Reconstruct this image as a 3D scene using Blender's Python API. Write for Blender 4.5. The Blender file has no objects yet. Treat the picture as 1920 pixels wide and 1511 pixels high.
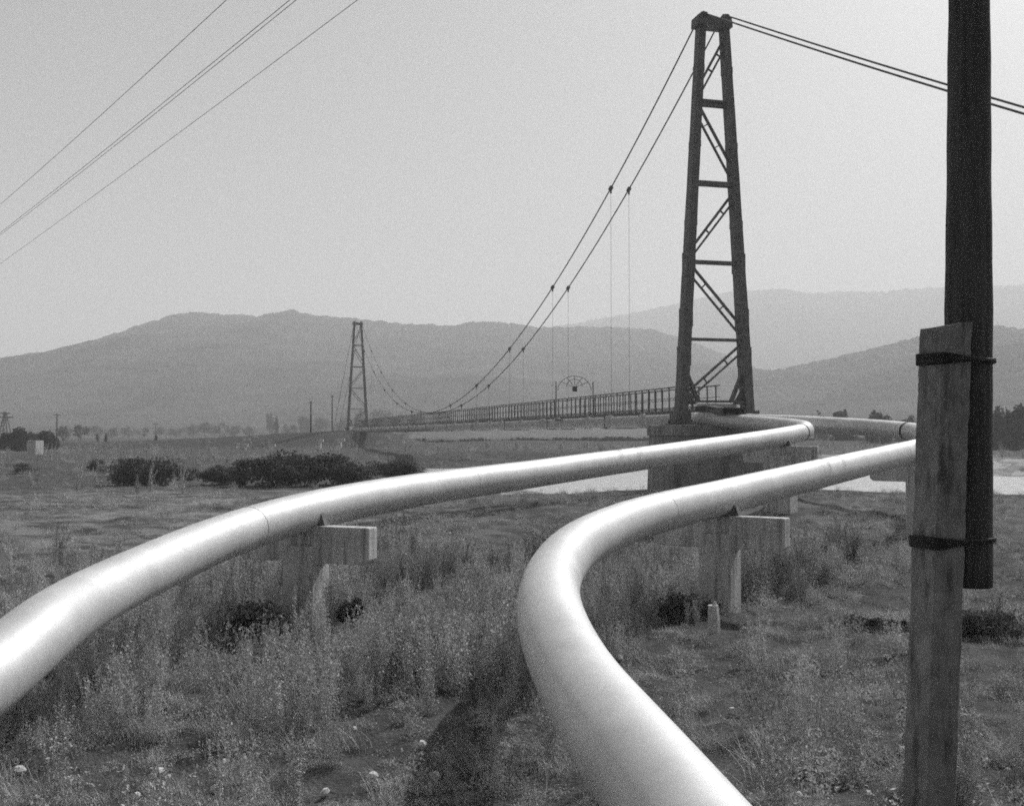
import bpy, math, random
import numpy as np
from mathutils import Vector, Matrix
random.seed(7); rng = np.random.default_rng(7)
R = math.radians
scene = bpy.context.scene
# ---------------------------------------------------------------- camera, sky, sun, exposure
EYE = 3.2; PITCH = math.atan(58.5/2000)
cam = bpy.data.cameras.new('camera'); cam_o = bpy.data.objects.new('camera', cam)
scene.collection.objects.link(cam_o); scene.camera = cam_o
cam_o.location = (0, 0, EYE); cam_o.rotation_euler = (R(90)+PITCH, 0, 0)
cam.sensor_width = 36; cam.lens = 37.5; cam.clip_start = 0.05; cam.clip_end = 30000
SUN_EL = 46.0; SUN_AZ = 41.0          # azimuth clockwise from +Y (the view direction) towards +X
sd = Vector((math.sin(R(SUN_AZ))*math.cos(R(SUN_EL)), math.cos(R(SUN_AZ))*math.cos(R(SUN_EL)), math.sin(R(SUN_EL))))
w = bpy.data.worlds.new("World"); scene.world = w; w.use_nodes = True
nt = w.node_tree; nt.nodes.clear()
sky = nt.nodes.new('ShaderNodeTexSky'); sky.sky_type = 'NISHITA'; sky.sun_disc = False
sky.sun_elevation = R(SUN_EL); sky.sun_rotation = R(SUN_AZ); sky.dust_density = 5.0; sky.air_density = 1.0; sky.altitude = 400
bw = nt.nodes.new('ShaderNodeRGBToBW'); bg = nt.nodes.new('ShaderNodeBackground'); ow = nt.nodes.new('ShaderNodeOutputWorld')
bg.inputs['Strength'].default_value = 0.098
nt.links.new(sky.outputs[0], bw.inputs[0]); nt.links.new(bw.outputs[0], bg.inputs[0]); nt.links.new(bg.outputs[0], ow.inputs[0])
sl = bpy.data.lights.new('sun', 'SUN'); sl.energy = 4.7; sl.angle = R(0.7); sl.color = (1, 1, 1)
so = bpy.data.objects.new('sun', sl); scene.collection.objects.link(so)
so.rotation_euler = sd.to_track_quat('Z', 'Y').to_euler(); so.location = (30, 20, 60)
scene.view_settings.view_transform = 'Standard'; scene.view_settings.look = 'None'
scene.view_settings.exposure = 0.0; scene.view_settings.gamma = 1.0
scene.cycles.max_bounces = 6; scene.cycles.volume_bounces = 1
scene.cycles.sample_clamp_direct = 3; scene.cycles.sample_clamp_indirect = 2
scene.cycles.filter_width = 1.8
scene.cycles.use_denoising = False      # leave the renderer's own grain in, like the film's
scene.cycles.use_adaptive_sampling = True; scene.cycles.adaptive_threshold = 0.045; scene.cycles.adaptive_min_samples = 40
HAZE = 0.00062

# ---------------------------------------------------------------- helpers
def at(px, py, Y):
    u = (px-960)/2000; v = (755.5-py)/2000
    a = PITCH; yc = math.cos(a)-v*math.sin(a); zc = math.sin(a)+v*math.cos(a)
    return Vector((u*Y/yc, Y, EYE+zc*Y/yc))
def link(o): scene.collection.objects.link(o); return o
def tag(o, label=None, cat=None, group=None, kind=None):
    if label: o['label'] = label
    if cat: o['category'] = cat
    if group: o['group'] = group
    if kind: o['kind'] = kind
    return o
def empty(name, loc=(0, 0, 0), rz=0, label=None, cat=None, group=None):
    o = bpy.data.objects.new(name, None); link(o); o.location = loc; o.rotation_euler = (0, 0, rz)
    o.empty_display_size = 0.2
    return tag(o, label, cat, group)
class MB:
    def __init__(s): s.v = []; s.f = []
    def add(s, v, f):
        n = len(s.v); s.v += [tuple(p) for p in v]; s.f += [tuple(i+n for i in q) for q in f]; return s
    def box(s, c, size, rz=0, M=None):
        hx, hy, hz = size[0]/2, size[1]/2, size[2]/2
        m = Matrix.Translation(c) @ (M if M is not None else Matrix.Rotation(rz, 4, 'Z'))
        v = [m @ Vector((x, y, z)) for z in (-hz, hz) for x, y in ((-hx, -hy), (hx, -hy), (hx, hy), (-hx, hy))]
        return s.add(v, [(3, 2, 1, 0), (4, 5, 6, 7), (0, 1, 5, 4), (1, 2, 6, 5), (2, 3, 7, 6), (3, 0, 4, 7)])
    def bar(s, a, b, wx, wy, up=(0, 1, 0)):
        a = Vector(a); b = Vector(b); d = (b-a); L = d.length; d.normalize()
        u = Vector(up); x = d.cross(u); 
        if x.length < 1e-4: x = d.cross(Vector((1, 0, 0)))
        x.normalize(); y = x.cross(d)
        v = [p + x*sx*wx/2 + y*sy*wy/2 for p in (a, b) for sx, sy in ((-1, -1), (1, -1), (1, 1), (-1, 1))]
        return s.add(v, [(3, 2, 1, 0), (4, 5, 6, 7), (0, 1, 5, 4), (1, 2, 6, 5), (2, 3, 7, 6), (3, 0, 4, 7)])
    def tube(s, pts, r, n=10, caps=True, closed=False):
        pts = [Vector(p) for p in pts]; m = len(pts)
        rr = r if hasattr(r, '__len__') else [r]*m
        ts = []
        for i in range(m):
            if closed: t = pts[(i+1) % m]-pts[i-1]
            else: t = pts[min(i+1, m-1)]-pts[max(i-1, 0)]
            ts.append(t.normalized())
        up = Vector((0, 0, 1)) if abs(ts[0].z) < .9 else Vector((0, 1, 0))
        nrm = (up - ts[0]*up.dot(ts[0])).normalized(); V = []
        for i in range(m):
            if i: nrm = (nrm - ts[i]*nrm.dot(ts[i])).normalized()
            b = ts[i].cross(nrm)
            V += [pts[i] + (nrm*math.cos(2*math.pi*k/n)+b*math.sin(2*math.pi*k/n))*rr[i] for k in range(n)]
        F = []
        for i in range(m if closed else m-1):
            j = (i+1) % m
            F += [(i*n+k, i*n+(k+1) % n, j*n+(k+1) % n, j*n+k) for k in range(n)]
        if caps and not closed: F += [tuple(range(n-1, -1, -1)), tuple((m-1)*n+k for k in range(n))]
        return s.add(V, F)
    def build(s, name, m, parent=None, smooth=False, bevel=0):
        me = bpy.data.meshes.new(name); me.from_pydata(s.v, [], s.f); me.update()
        if smooth: me.polygons.foreach_set('use_smooth', [True]*len(me.polygons))
        me.materials.append(m)
        o = bpy.data.objects.new(name, me); link(o)
        if parent: o.parent = parent
        if bevel:
            b = o.modifiers.new('bevel', 'BEVEL'); b.width = bevel; b.segments = 2; b.limit_method = 'ANGLE'
        return o
def np_mesh(name, V, F, m, parent=None, smooth=False, do_link=True):
    V = np.asarray(V, dtype=np.float32); F = np.asarray(F, dtype=np.int32)
    me = bpy.data.meshes.new(name); k = F.shape[1]
    me.vertices.add(len(V)); me.vertices.foreach_set('co', V.ravel())
    me.loops.add(F.size); me.loops.foreach_set('vertex_index', F.ravel())
    me.polygons.add(len(F)); me.polygons.foreach_set('loop_start', np.arange(0, F.size, k, dtype=np.int32))
    me.update(calc_edges=True); me.validate()
    if smooth: me.polygons.foreach_set('use_smooth', np.ones(len(me.polygons), dtype=bool))
    me.materials.append(m)
    o = bpy.data.objects.new(name, me)
    if do_link: link(o)
    if parent: o.parent = parent
    return o
def copy_tree(o, parent=None):
    c = o.copy(); link(c)
    if parent: c.parent = parent
    for ch in list(o.children): copy_tree(ch, c)
    return c
def smooth(a, b, x): 
    t = np.clip((x-a)/(b-a), 0, 1); return t*t*(3-2*t)
_perm = rng.random((256, 256))
def vnoise(x, y, s=1.0, seed=0):
    x = np.asarray(x, float)*s+seed*17.3+1000; y = np.asarray(y, float)*s+seed*7.1+1000
    xi = np.floor(x).astype(int); yi = np.floor(y).astype(int); fx = x-xi; fy = y-yi
    fx = fx*fx*(3-2*fx); fy = fy*fy*(3-2*fy)
    g = lambda i, j: _perm[i % 256, j % 256]
    return (g(xi, yi)*(1-fx)+g(xi+1, yi)*fx)*(1-fy)+(g(xi, yi+1)*(1-fx)+g(xi+1, yi+1)*fx)*fy
def fbm(x, y, s, o=4, seed=0):
    t = 0; a = 1; n = 0
    for k in range(o): t = t+a*vnoise(x, y, s*2**k, seed+k); n += a; a *= .5
    return t/n

# ---------------------------------------------------------------- materials (all neutral grey: a black and white photograph)
def mat(name, c1, c2=None, rough=.85, metal=0, scale=5, detail=6, bump=0, bscale=None, dist=.02, stretch=(1, 1, 1), lo=.35, hi=.65, spec=.3, coord='Object', extra=None, bw_rand=0):
    m = bpy.data.materials.new(name); m.use_nodes = True; n = m.node_tree.nodes; L = m.node_tree.links
    p = n['Principled BSDF']; p.inputs['Roughness'].default_value = rough; p.inputs['Metallic'].default_value = metal
    p.inputs['Specular IOR Level'].default_value = spec
    tc = n.new('ShaderNodeTexCoord'); mp = n.new('ShaderNodeMapping'); mp.inputs['Scale'].default_value = stretch
    L.new(tc.outputs[coord], mp.inputs[0])
    c2 = c1 if c2 is None else c2
    nz = n.new('ShaderNodeTexNoise'); nz.inputs['Scale'].default_value = scale; nz.inputs['Detail'].default_value = detail; nz.inputs['Roughness'].default_value = .6
    L.new(mp.outputs[0], nz.inputs['Vector'])
    mr = n.new('ShaderNodeMapRange'); mr.inputs[1].default_value = lo; mr.inputs[2].default_value = hi
    mr.inputs[3].default_value = c1; mr.inputs[4].default_value = c2
    L.new(nz.outputs[0], mr.inputs[0]); out = mr.outputs[0]
    if extra: out = extra(n, L, mp, out, p)
    if bw_rand:
        oi = n.new('ShaderNodeObjectInfo'); m2 = n.new('ShaderNodeMapRange'); m2.inputs[3].default_value = 1-bw_rand; m2.inputs[4].default_value = 1+bw_rand
        L.new(oi.outputs['Random'], m2.inputs[0]); mu = n.new('ShaderNodeMath'); mu.operation = 'MULTIPLY'
        L.new(out, mu.inputs[0]); L.new(m2.outputs[0], mu.inputs[1]); out = mu.outputs[0]
    cb = n.new('ShaderNodeCombineColor')
    for i in range(3): L.new(out, cb.inputs[i])
    L.new(cb.outputs[0], p.inputs['Base Color'])
    if bump:
        nb = n.new('ShaderNodeTexNoise'); nb.inputs['Scale'].default_value = bscale or scale*4; nb.inputs['Detail'].default_value = 8
        L.new(mp.outputs[0], nb.inputs['Vector']); b = n.new('ShaderNodeBump'); b.inputs['Strength'].default_value = bump; b.inputs['Distance'].default_value = dist
        L.new(nb.outputs[0], b.inputs['Height']); L.new(b.outputs[0], p.inputs['Normal'])
    return m
def streaks(n, L, mp, out, p, lo=.5, hi=.68, f=.45, sc=(5, 5, .35)):
    m2 = n.new('ShaderNodeMapping'); m2.inputs['Scale'].default_value = sc; L.new(mp.outputs[0], m2.inputs[0])
    z = n.new('ShaderNodeTexNoise'); z.inputs['Scale'].default_value = 1.6; z.inputs['Detail'].default_value = 5; L.new(m2.outputs[0], z.inputs['Vector'])
    r = n.new('ShaderNodeMapRange'); r.inputs[1].default_value = lo; r.inputs[2].default_value = hi; r.inputs[3].default_value = 1; r.inputs[4].default_value = f
    L.new(z.outputs[0], r.inputs[0]); mu = n.new('ShaderNodeMath'); mu.operation = 'MULTIPLY'
    L.new(out, mu.inputs[0]); L.new(r.outputs[0], mu.inputs[1]); return mu.outputs[0]
def pipe_extra(n, L, mp, out, p):
    # faint rub marks and dust on the silver paint
    z = n.new('ShaderNodeTexNoise'); z.inputs['Scale'].default_value = 9; z.inputs['Detail'].default_value = 7; L.new(mp.outputs[0], z.inputs['Vector'])
    r = n.new('ShaderNodeMapRange'); r.inputs[1].default_value = .3; r.inputs[2].default_value = .75; r.inputs[3].default_value = .54; r.inputs[4].default_value = .64
    L.new(z.outputs[0], r.inputs[0]); L.new(r.outputs[0], p.inputs['Roughness']); return out
M_pipe = mat('silver_paint', .50, .60, rough=.6, metal=.42, scale=1.3, bump=.16, bscale=2.2, dist=.02, extra=pipe_extra, spec=.5)
M_wrap = mat('insulation_wrap', .30, .46, rough=.8, scale=4, bump=.6, bscale=9, dist=.05)
M_band = mat('rusty_band', .05, .09, rough=.8, scale=8)
M_steel = mat('painted_steel', .10, .16, rough=.65, scale=3, bump=.15, bscale=12)
M_steel_far = M_steel
M_cable = mat('wire_rope', .08, .10, rough=.7, scale=10)
M_conc = mat('concrete', .46, .60, scale=2.2, bump=.35, bscale=18, dist=.02, extra=streaks)
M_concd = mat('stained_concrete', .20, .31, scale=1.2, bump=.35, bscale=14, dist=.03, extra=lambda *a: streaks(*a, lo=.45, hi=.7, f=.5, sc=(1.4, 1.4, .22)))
M_post = mat('weathered_post_concrete', .15, .24, scale=9, bump=.5, bscale=30, dist=.006, stretch=(1, 1, .9), lo=.35, hi=.65, extra=lambda *a: streaks(*a, lo=.55, hi=.68, f=.45, sc=(8, 8, 1.6)))
M_wood = mat('tarred_wood', .045, .095, rough=.8, scale=9, bump=.8, bscale=16, dist=.01, stretch=(3, 3, .12), spec=.2)
M_wire = mat('binding_wire', .012, .02, rough=.7, scale=20)
M_weed = mat('weed_leaf', .29, .50, scale=14, rough=.8, bw_rand=.35, spec=.15)
M_stem = mat('dry_stem', .34, .54, scale=14, rough=.8, bw_rand=.3, spec=.15)
M_scrub = mat('scrub_leaf', .08, .15, scale=3, rough=.8, spec=.15)
M_bush = mat('bush_leaf', .055, .11, scale=3, rough=.8, spec=.15)
M_tree = mat('tree_leaf', .04, .075, scale=.5, rough=.8, spec=.1)
M_bark = mat('bark', .04, .08, scale=5, rough=.9)
M_stone = mat('pale_stone', .45, .65, scale=8, bump=.3)
M_timber = mat('creosoted_timber', .05, .09, scale=4, rough=.85, bump=.3)
M_hill = mat('hill_forest', .05, .085, scale=.018, detail=10, rough=.95, bump=.5, bscale=.06, dist=10, spec=.05)
def plain_leaf(m, t=.25):
    n = m.node_tree.nodes; L = m.node_tree.links; p = n['Principled BSDF']; out = n['Material Output']
    tr = n.new('ShaderNodeBsdfTranslucent'); mx = n.new('ShaderNodeMixShader'); mx.inputs[0].default_value = t
    L.new(p.inputs['Base Color'].links[0].from_socket, tr.inputs['Color'])
    L.new(p.outputs[0], mx.inputs[1]); L.new(tr.outputs[0], mx.inputs[2]); L.new(mx.outputs[0], out.inputs['Surface'])
for m in (M_weed, M_bush, M_tree, M_scrub): plain_leaf(m)

# ---------------------------------------------------------------- terrain
RIVER = np.array([(-.5, 48.5), (3.4, 49.5), (7.6, 53), (10.5, 53.5), (14, 48.5), (17.2, 47), (21, 45), (60, 36), (400, -10), (900, -60), (900, 60), (400, 88), (120, 92), (46, 95), (36, 103), (20, 119), (0, 124), (-11, 117), (-8.5, 88), (-6, 73), (-2.7, 57)])
def sdist(X, Y):
    d = np.full(X.shape, 1e9); ins = np.zeros(X.shape, bool); n = len(RIVER)
    for i in range(n):
        ax, ay = RIVER[i]; bx, by = RIVER[(i+1) % n]; ex, ey = bx-ax, by-ay
        t = np.clip(((X-ax)*ex+(Y-ay)*ey)/(ex*ex+ey*ey), 0, 1)
        d = np.minimum(d, np.hypot(X-ax-t*ex, Y-ay-t*ey))
        c = ((ay > Y) != (by > Y)) & (X < (bx-ax)*(Y-ay)/(by-ay+1e-12)+ax); ins ^= c
    return np.where(ins, d, -d)
def zg(X, Y, fine=True):
    X = np.asarray(X, float); Y = np.asarray(Y, float)
    z = .65*smooth(24, 44, Y)
    z = z - .3*smooth(0, -14, X)*smooth(30, 50, Y)
    z = z + .6*smooth(60, 180, Y)
    # flood bank on the far side, rising to the bridge abutment
    crest = 1.0*smooth(-120, -60, X)+.0+1.9*smooth(-70, -28, X)
    crest = crest*(1-smooth(-24, -14, X)*.75)
    yl = 188+.0*X
    z = z + crest*smooth(22, 3, np.abs(Y-yl))*.98
    z = z + .5*smooth(190, 420, Y)
    z = z + (fbm(X, Y, .35, 3, 1)-.5)*.28 + (fbm(X, Y, .05, 2, 4)-.5)*.5*smooth(20, 60, Y)
    if fine: z = z + (fbm(X, Y, 1.9, 3, 9)-.5)*.20*smooth(60, 30, Y)
    g = np.exp(-((X+.2)**2+(Y+.6)**2)/(2*1.5**2)); z = z + 1.45*g       # the low mound the photographer stands on
    wob = (fbm(X, Y, .5, 3, 22)-.5)*1.6
    s = sdist(X, Y)+wob
    far = smooth(70, 95, Y)
    k = smooth(-.3, 2.6, s)*(1-far) + smooth(-6, 3.5, s)*far
    bed = -.95 + (fbm(X, Y, .3, 3, 31)-.5)*.9*far
    return z*(1-k)+bed*k
def zs(x, y): return float(zg(np.array([x]), np.array([y]))[0])
ys = np.concatenate([np.linspace(-60, -6, 20, False), np.linspace(-6, 60, 330, False), np.linspace(60, 220, 260, False), np.geomspace(220, 9000, 70)])
us = np.linspace(-1, 1, 361); us = us*.62+us**3*.38
YY, UU = np.meshgrid(ys, us, indexing='ij'); XX = UU*(np.abs(YY)*.95+28)
ZZ = zg(XX, YY); nr, nc = XX.shape
V = np.stack([XX.ravel(), YY.ravel(), ZZ.ravel()], 1)
idx = np.arange(nr*nc).reshape(nr, nc)
F = np.stack([idx[:-1, :-1].ravel(), idx[:-1, 1:].ravel(), idx[1:, 1:].ravel(), idx[1:, :-1].ravel()], 1)
def ground_extra(n, L, mp, out, p):
    a = n.new('ShaderNodeAttribute'); a.attribute_name = 'dry'
    z = n.new('ShaderNodeTexNoise'); z.inputs['Scale'].default_value = .9; z.inputs['Detail'].default_value = 9
    m2 = n.new('ShaderNodeMapping'); m2.inputs['Scale'].default_value = (.65, 1.0, 1); L.new(mp.outputs[0], m2.inputs[0]); L.new(m2.outputs[0], z.inputs['Vector'])
    r = n.new('ShaderNodeMapRange'); r.inputs[1].default_value = .4; r.inputs[2].default_value = .62; L.new(z.outputs[0], r.inputs[0])
    mu = n.new('ShaderNodeMath'); mu.operation = 'MULTIPLY'; L.new(a.outputs['Fac'], mu.inputs[0]); L.new(r.outputs[0], mu.inputs[1])
    mx = n.new('ShaderNodeMix'); L.new(mu.outputs[0], mx.inputs[0]); L.new(out, mx.inputs[2]); mx.inputs[3].default_value = .21
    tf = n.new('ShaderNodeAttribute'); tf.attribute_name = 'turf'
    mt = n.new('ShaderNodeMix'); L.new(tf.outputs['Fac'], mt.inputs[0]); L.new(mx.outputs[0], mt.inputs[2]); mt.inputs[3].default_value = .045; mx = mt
    # pebbles of the river bar
    g = n.new('ShaderNodeAttribute'); g.attribute_name = 'gravel'
    vo = n.new('ShaderNodeTexVoronoi'); vo.inputs['Scale'].default_value = 1.3; L.new(mp.outputs[0], vo.inputs['Vector'])
    r2 = n.new('ShaderNodeMapRange'); r2.inputs[1].default_value = 0; r2.inputs[2].default_value = .7; r2.inputs[3].default_value = .12; r2.inputs[4].default_value = .42
    L.new(vo.outputs['Color'], r2.inputs[0])
    m3 = n.new('ShaderNodeMix'); L.new(g.outputs['Fac'], m3.inputs[0]); L.new(mx.outputs[0], m3.inputs[2]); L.new(r2.outputs[0], m3.inputs[3])
    return m3.outputs[0]
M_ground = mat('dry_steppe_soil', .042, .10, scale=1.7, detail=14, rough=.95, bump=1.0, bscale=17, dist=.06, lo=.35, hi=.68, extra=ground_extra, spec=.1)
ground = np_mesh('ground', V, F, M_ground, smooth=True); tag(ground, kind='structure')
xr, yr = XX.ravel(), YY.ravel()
dry = smooth(22, 30, yr)*(1-smooth(52, 60, yr))*smooth(2, -5, xr) + .5*smooth(24, 34, yr)*(1-smooth(45, 50, yr))*smooth(-2, 4, xr) 
dry = np.clip(dry, 0, 1)
at_ = ground.data.attributes.new('dry', 'FLOAT', 'POINT'); at_.data.foreach_set('value', dry.astype(np.float32))
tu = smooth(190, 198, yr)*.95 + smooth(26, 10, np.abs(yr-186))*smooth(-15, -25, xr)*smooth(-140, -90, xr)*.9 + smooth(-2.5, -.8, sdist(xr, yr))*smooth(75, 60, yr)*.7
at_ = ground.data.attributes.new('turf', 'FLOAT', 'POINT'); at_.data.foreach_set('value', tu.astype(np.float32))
gr = smooth(-18, -3, sdist(xr, yr)+(fbm(xr, yr, .2, 3, 5)-.5)*12)*smooth(75, 95, yr)*smooth(10, 40, xr)
at_ = ground.data.attributes.new('gravel', 'FLOAT', 'POINT'); at_.data.foreach_set('value', gr.astype(np.float32))

# river
mw = bpy.data.materials.new('river_water'); mw.use_nodes = True; n = mw.node_tree.nodes; L = mw.node_tree.links; p = n['Principled BSDF']
p.inputs['Base Color'].default_value = (.48, .48, .48, 1); p.inputs['Roughness'].default_value = .2; p.inputs['IOR'].default_value = 1.33
tc = n.new('ShaderNodeTexCoord'); mp = n.new('ShaderNodeMapping'); mp.inputs['Scale'].default_value = (.5, 1.4, 1); L.new(tc.outputs['Object'], mp.inputs[0])
nz = n.new('ShaderNodeTexNoise'); nz.inputs['Scale'].default_value = .9; nz.inputs['Detail'].default_value = 7; L.new(mp.outputs[0], nz.inputs['Vector'])
bp = n.new('ShaderNodeBump'); bp.inputs['Strength'].default_value = .9; bp.inputs['Distance'].default_value = .3; L.new(nz.outputs[0], bp.inputs['Height']); L.new(bp.outputs[0], p.inputs['Normal'])
b = MB(); b.add([(-30, 30, -.58), (950, -80, -.58), (950, 130, -.58), (-30, 150, -.58)], [(0, 1, 2, 3)])
tag(b.build('river', mw), kind='structure')

# ---------------------------------------------------------------- hills
def ridge(name, prof, D, wf, wb, seed, rough=1.0, bump=18):
    px = np.array([q[0] for q in prof], float); py = np.array([q[1] for q in prof], float)
    xs = np.arange(px[0], px[-1]+1, 2.5); yy = np.interp(xs, px, py)
    k = np.exp(-np.linspace(-2, 2, 9)**2); k /= k.sum(); yp = np.pad(yy, 4, 'edge'); yy = np.convolve(yp, k, 'valid')
    X0 = (xs-960)/2000*D; H = (814-yy)/2000*D+EYE+(fbm(xs, xs*0, .12, 3, seed)-.5)*rough*D/1500*5+(fbm(xs, xs*0, .9, 2, seed+1)-.5)*D/1500*1.2
    rows = np.concatenate([np.linspace(-1, 0, 26), np.linspace(.12, 1, 8)]); Vs = []
    for s in rows:
        if s <= 0: f = 1-smooth(0, 1, -s)**.8 if False else (1+s)**1.15; Yd = D+s*wf; 
        else: f = (1-s)**1.2; Yd = D+s*wb
        nzv = (fbm(X0, np.full_like(X0, Yd), 1/220, 5, seed+3)-.5)*bump*2.2*np.sin(math.pi*min(max(f, 0), 1))**.7 if 0 < f < 1 else 0
        Vs.append(np.stack([X0*(1+ (s*wf/D*.35 if s < 0 else 0)), np.full_like(X0, Yd), np.maximum(H*f, -5)+nzv-(8 if f <= 0 else 0)], 1))
    V = np.concatenate(Vs); nr = len(rows); nc = len(xs); idx = np.arange(nr*nc).reshape(nr, nc)
    F = np.stack([idx[:-1, :-1].ravel(), idx[:-1, 1:].ravel(), idx[1:, 1:].ravel(), idx[1:, :-1].ravel()], 1)
    return tag(np_mesh(name, V, F, M_hill, smooth=True), kind='structure')
ridge('wooded_ridge', [(-500, 760), (-200, 720), (0, 678), (45, 676), (100, 662), (160, 643), (220, 622), (280, 603), (325, 589), (362, 584), (400, 588), (480, 592), (520, 585), (540, 580), (553, 580), (560, 587), (620, 593), (680, 598), (760, 606), (850, 610), (895, 602), (925, 601), (950, 604), (1010, 613), (1100, 612), (1160, 612), (1230, 618), (1300, 640), (1380, 672), (1480, 715), (1600, 765), (1750, 815)], 1320, 750, 700, 2)
ridge('low_hill', [(1180, 815), (1280, 760), (1350, 725), (1410, 702), (1480, 688), (1560, 671), (1640, 652), (1720, 632), (1780, 618), (1840, 610), (1870, 609), (1920, 616), (2000, 640), (2150, 700), (2400, 790)], 880, 450, 500, 5)
ridge('far_mountains', [(700, 700), (850, 660), (1000, 620), (1100, 601), (1190, 585), (1270, 570), (1340, 553), (1375, 544), (1420, 543), (1475, 540), (1510, 548), (1550, 549), (1600, 545), (1660, 546), (1700, 541), (1790, 536), (1860, 537), (1920, 533), (2000, 535), (2200, 560), (2600, 640)], 2800, 1300, 1400, 8)
ridge('distant_hills', [(-900, 690), (-500, 670), (-250, 664), (-100, 668), (0, 677), (60, 690), (200, 720), (400, 770)], 3000, 1000, 1000, 11)

# ---------------------------------------------------------------- pipelines
def crom(P, n=12):
    P = [np.array(q, float) for q in P]; P = [2*P[0]-P[1]]+P+[2*P[-1]-P[-2]]; out = []
    for i in range(1, len(P)-2):
        a, b, c, d = P[i-1:i+3]
        for k in range(n):
            t = k/n; out.append(.5*((2*b)+(-a+c)*t+(2*a-5*b+4*c-d)*t*t+(-a+3*b-3*c+d)*t**3))
    out.append(P[-2]); return np.array(out)
def resample(P, step):
    d = np.r_[0, np.cumsum(np.linalg.norm(np.diff(P, axis=0), axis=1))]; s = np.arange(0, d[-1], step)
    return np.stack([np.interp(s, d, P[:, i]) for i in range(3)], 1)
def gsm(P, sig):
    r = int(sig*3); k = np.exp(-np.arange(-r, r+1)**2/(2*sig*sig)); k /= k.sum()
    Q = np.concatenate([2*P[0]-P[r:0:-1], P, 2*P[-1]-P[-2:-r-2:-1]])
    return np.stack([np.convolve(Q[:, i], k, 'valid') for i in range(3)], 1)
PR = .325
BO = Vector((9.5, 50, 0)); BD = Vector((-36.6, 137, 0)); BLEN = BD.length; BD.normalize(); BC = Vector((BD.y, -BD.x, 0))
def br(s, off, z): return BO+BD*s+BC*off+Vector((0, 0, z))       # s metres along the bridge from the near tower
A1 = [(-70, 1305, 8.7), (44, 1209, 9.6), (120, 1152, 10.75), (190, 1111, 11.8), (265, 1075, 12.9), (340, 1040, 14.1), (416, 1008, 15.3), (511, 976, 16.9), (609, 951, 18.2), (707, 931.5, 19.8), (805, 915, 21.6), (904, 901.5, 23.4), (1004, 888, 25.2), (1103, 873.5, 27.3), (1203, 859.5, 29.6), (1342, 839, 33.2), (1442, 823, 36.9), (1492, 813.5, 39.3), (1510, 808, 40.9), (1508, 804, 42.3), (1490, 800.5, 43.6), (1440, 795.5, 45.5), (1390, 791.5, 47.5)]
P1 = [(-4.5, -25, .9), (-4.5, -8, .95), (-4.5, 0, 1.0), (-4.5, 5, 1.03)]+[tuple(at(*q)) for q in A1]+[tuple(br(s, -.62, 3.9)) for s in (-.3, 4, 20, 50, 90, 130, BLEN, BLEN+3)]
P1 = gsm(resample(crom(P1), .12), 4)
A2 = [(1215, 1455, 6.3), (1146, 1365, 7.15), (1090, 1288, 8.15), (1050, 1211, 9.3), (1030, 1149, 10.4), (1030, 1106, 11.5), (1046, 1063, 12.8), (1085, 1022, 14.3), (1160, 985, 16.0), (1240, 960, 17.5), (1340, 936, 19.4), (1440, 911.5, 21.5), (1540, 887.5, 24.1), (1640, 863.5, 27.7), (1712, 846, 31.0), (1745, 836.5, 33.0), (1757, 829, 34.7), (1750, 820, 36.4), (1715, 810, 38.4), (1660, 804, 40.2), (1590, 799, 42.2), (1490, 793, 45.5), (1415, 790, 48.4)]
P2 = [(9.5, -22, .75), (4.8, -8, .85), (2.4, -1, .95), (1.35, 3, 1.05)]+[tuple(at(*q)) for q in A2]+[tuple(br(s, .62, 3.9)) for s in (.5, 5, 20, 50, 90, 130, BLEN, BLEN+3)]
P2 = gsm(resample(crom(P2), .12), 4)
def bandaround(P, i, wdt, r, m, name, parent, n=32):
    c = Vector(P[i]); t = (Vector(P[i+1])-Vector(P[i-1])).normalized()
    k = 4; pts = [c+t*(wdt*(j/k-.5)) for j in range(k+1)]
    return MB().tube(pts, r, n).build(name, m, parent, smooth=False)
def near_i(P, q): return int(np.argmin(np.linalg.norm(P-np.array(q), axis=1)))
def pipeline(P, label, bandpts, bulges, seed):
    root = empty('pipeline', (0, 0, 0), 0, label, 'pipeline', 'pair of silver pipelines')
    rr = [PR*(1+.004*math.sin(i*.21+seed)+.003*math.sin(i*.047*seed)) for i in range(len(P))]
    ib = near_i(P, tuple(br(.9, bulges, 3.9)))
    MB().tube(P[:ib+1], rr[:ib+1], 56).build('pipe_body', M_pipe, root, smooth=True)
    MB().tube(P[ib:], [q*.985 for q in rr[ib:]], 28).build('bridge_section', M_wrap, root, smooth=True)
    for k_ in range(34, ib-20, 62):
        if P[k_][1] > 15: bandaround(P, k_, .035, PR+.0045, M_pipe, 'weld_seam', root, 48)
    for q in bandpts:
        bandaround(P, near_i(P, q), .13, PR+.012, M_band, 'seam_band', root)
    r = random.Random(seed)
    k = 0; s = 2.0
    while s < BLEN-3 and bulges:                      # lumpy wrappings over the joints along the bridge
        i = near_i(P, tuple(br(s, bulges, 3.9))); L = r.uniform(.55, 1.5); c = Vector(P[i]); t = (Vector(P[i+1])-Vector(P[i-1])).normalized()
        n = 11; pts = [c+t*L*(j/(n-1)-.5)+Vector((0, 0, r.uniform(-.01, .01))) for j in range(n)]
        rad = [PR*(1+r.uniform(.16, .27)*math.sin(math.pi*j/(n-1))**.6) + (.004 if 0 < j < n-1 else -.004) for j in range(n)]
        MB().tube(pts, rad, 20).build('joint_wrapping', M_wrap, root, smooth=True)
        s += r.uniform(3.2, 6.5)
    return root
pipeline(P1, 'silver pipeline sweeping in from the left edge, nearer the bridge', [tuple(at(1502, 811, 40.0))], -.62, 3)
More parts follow.
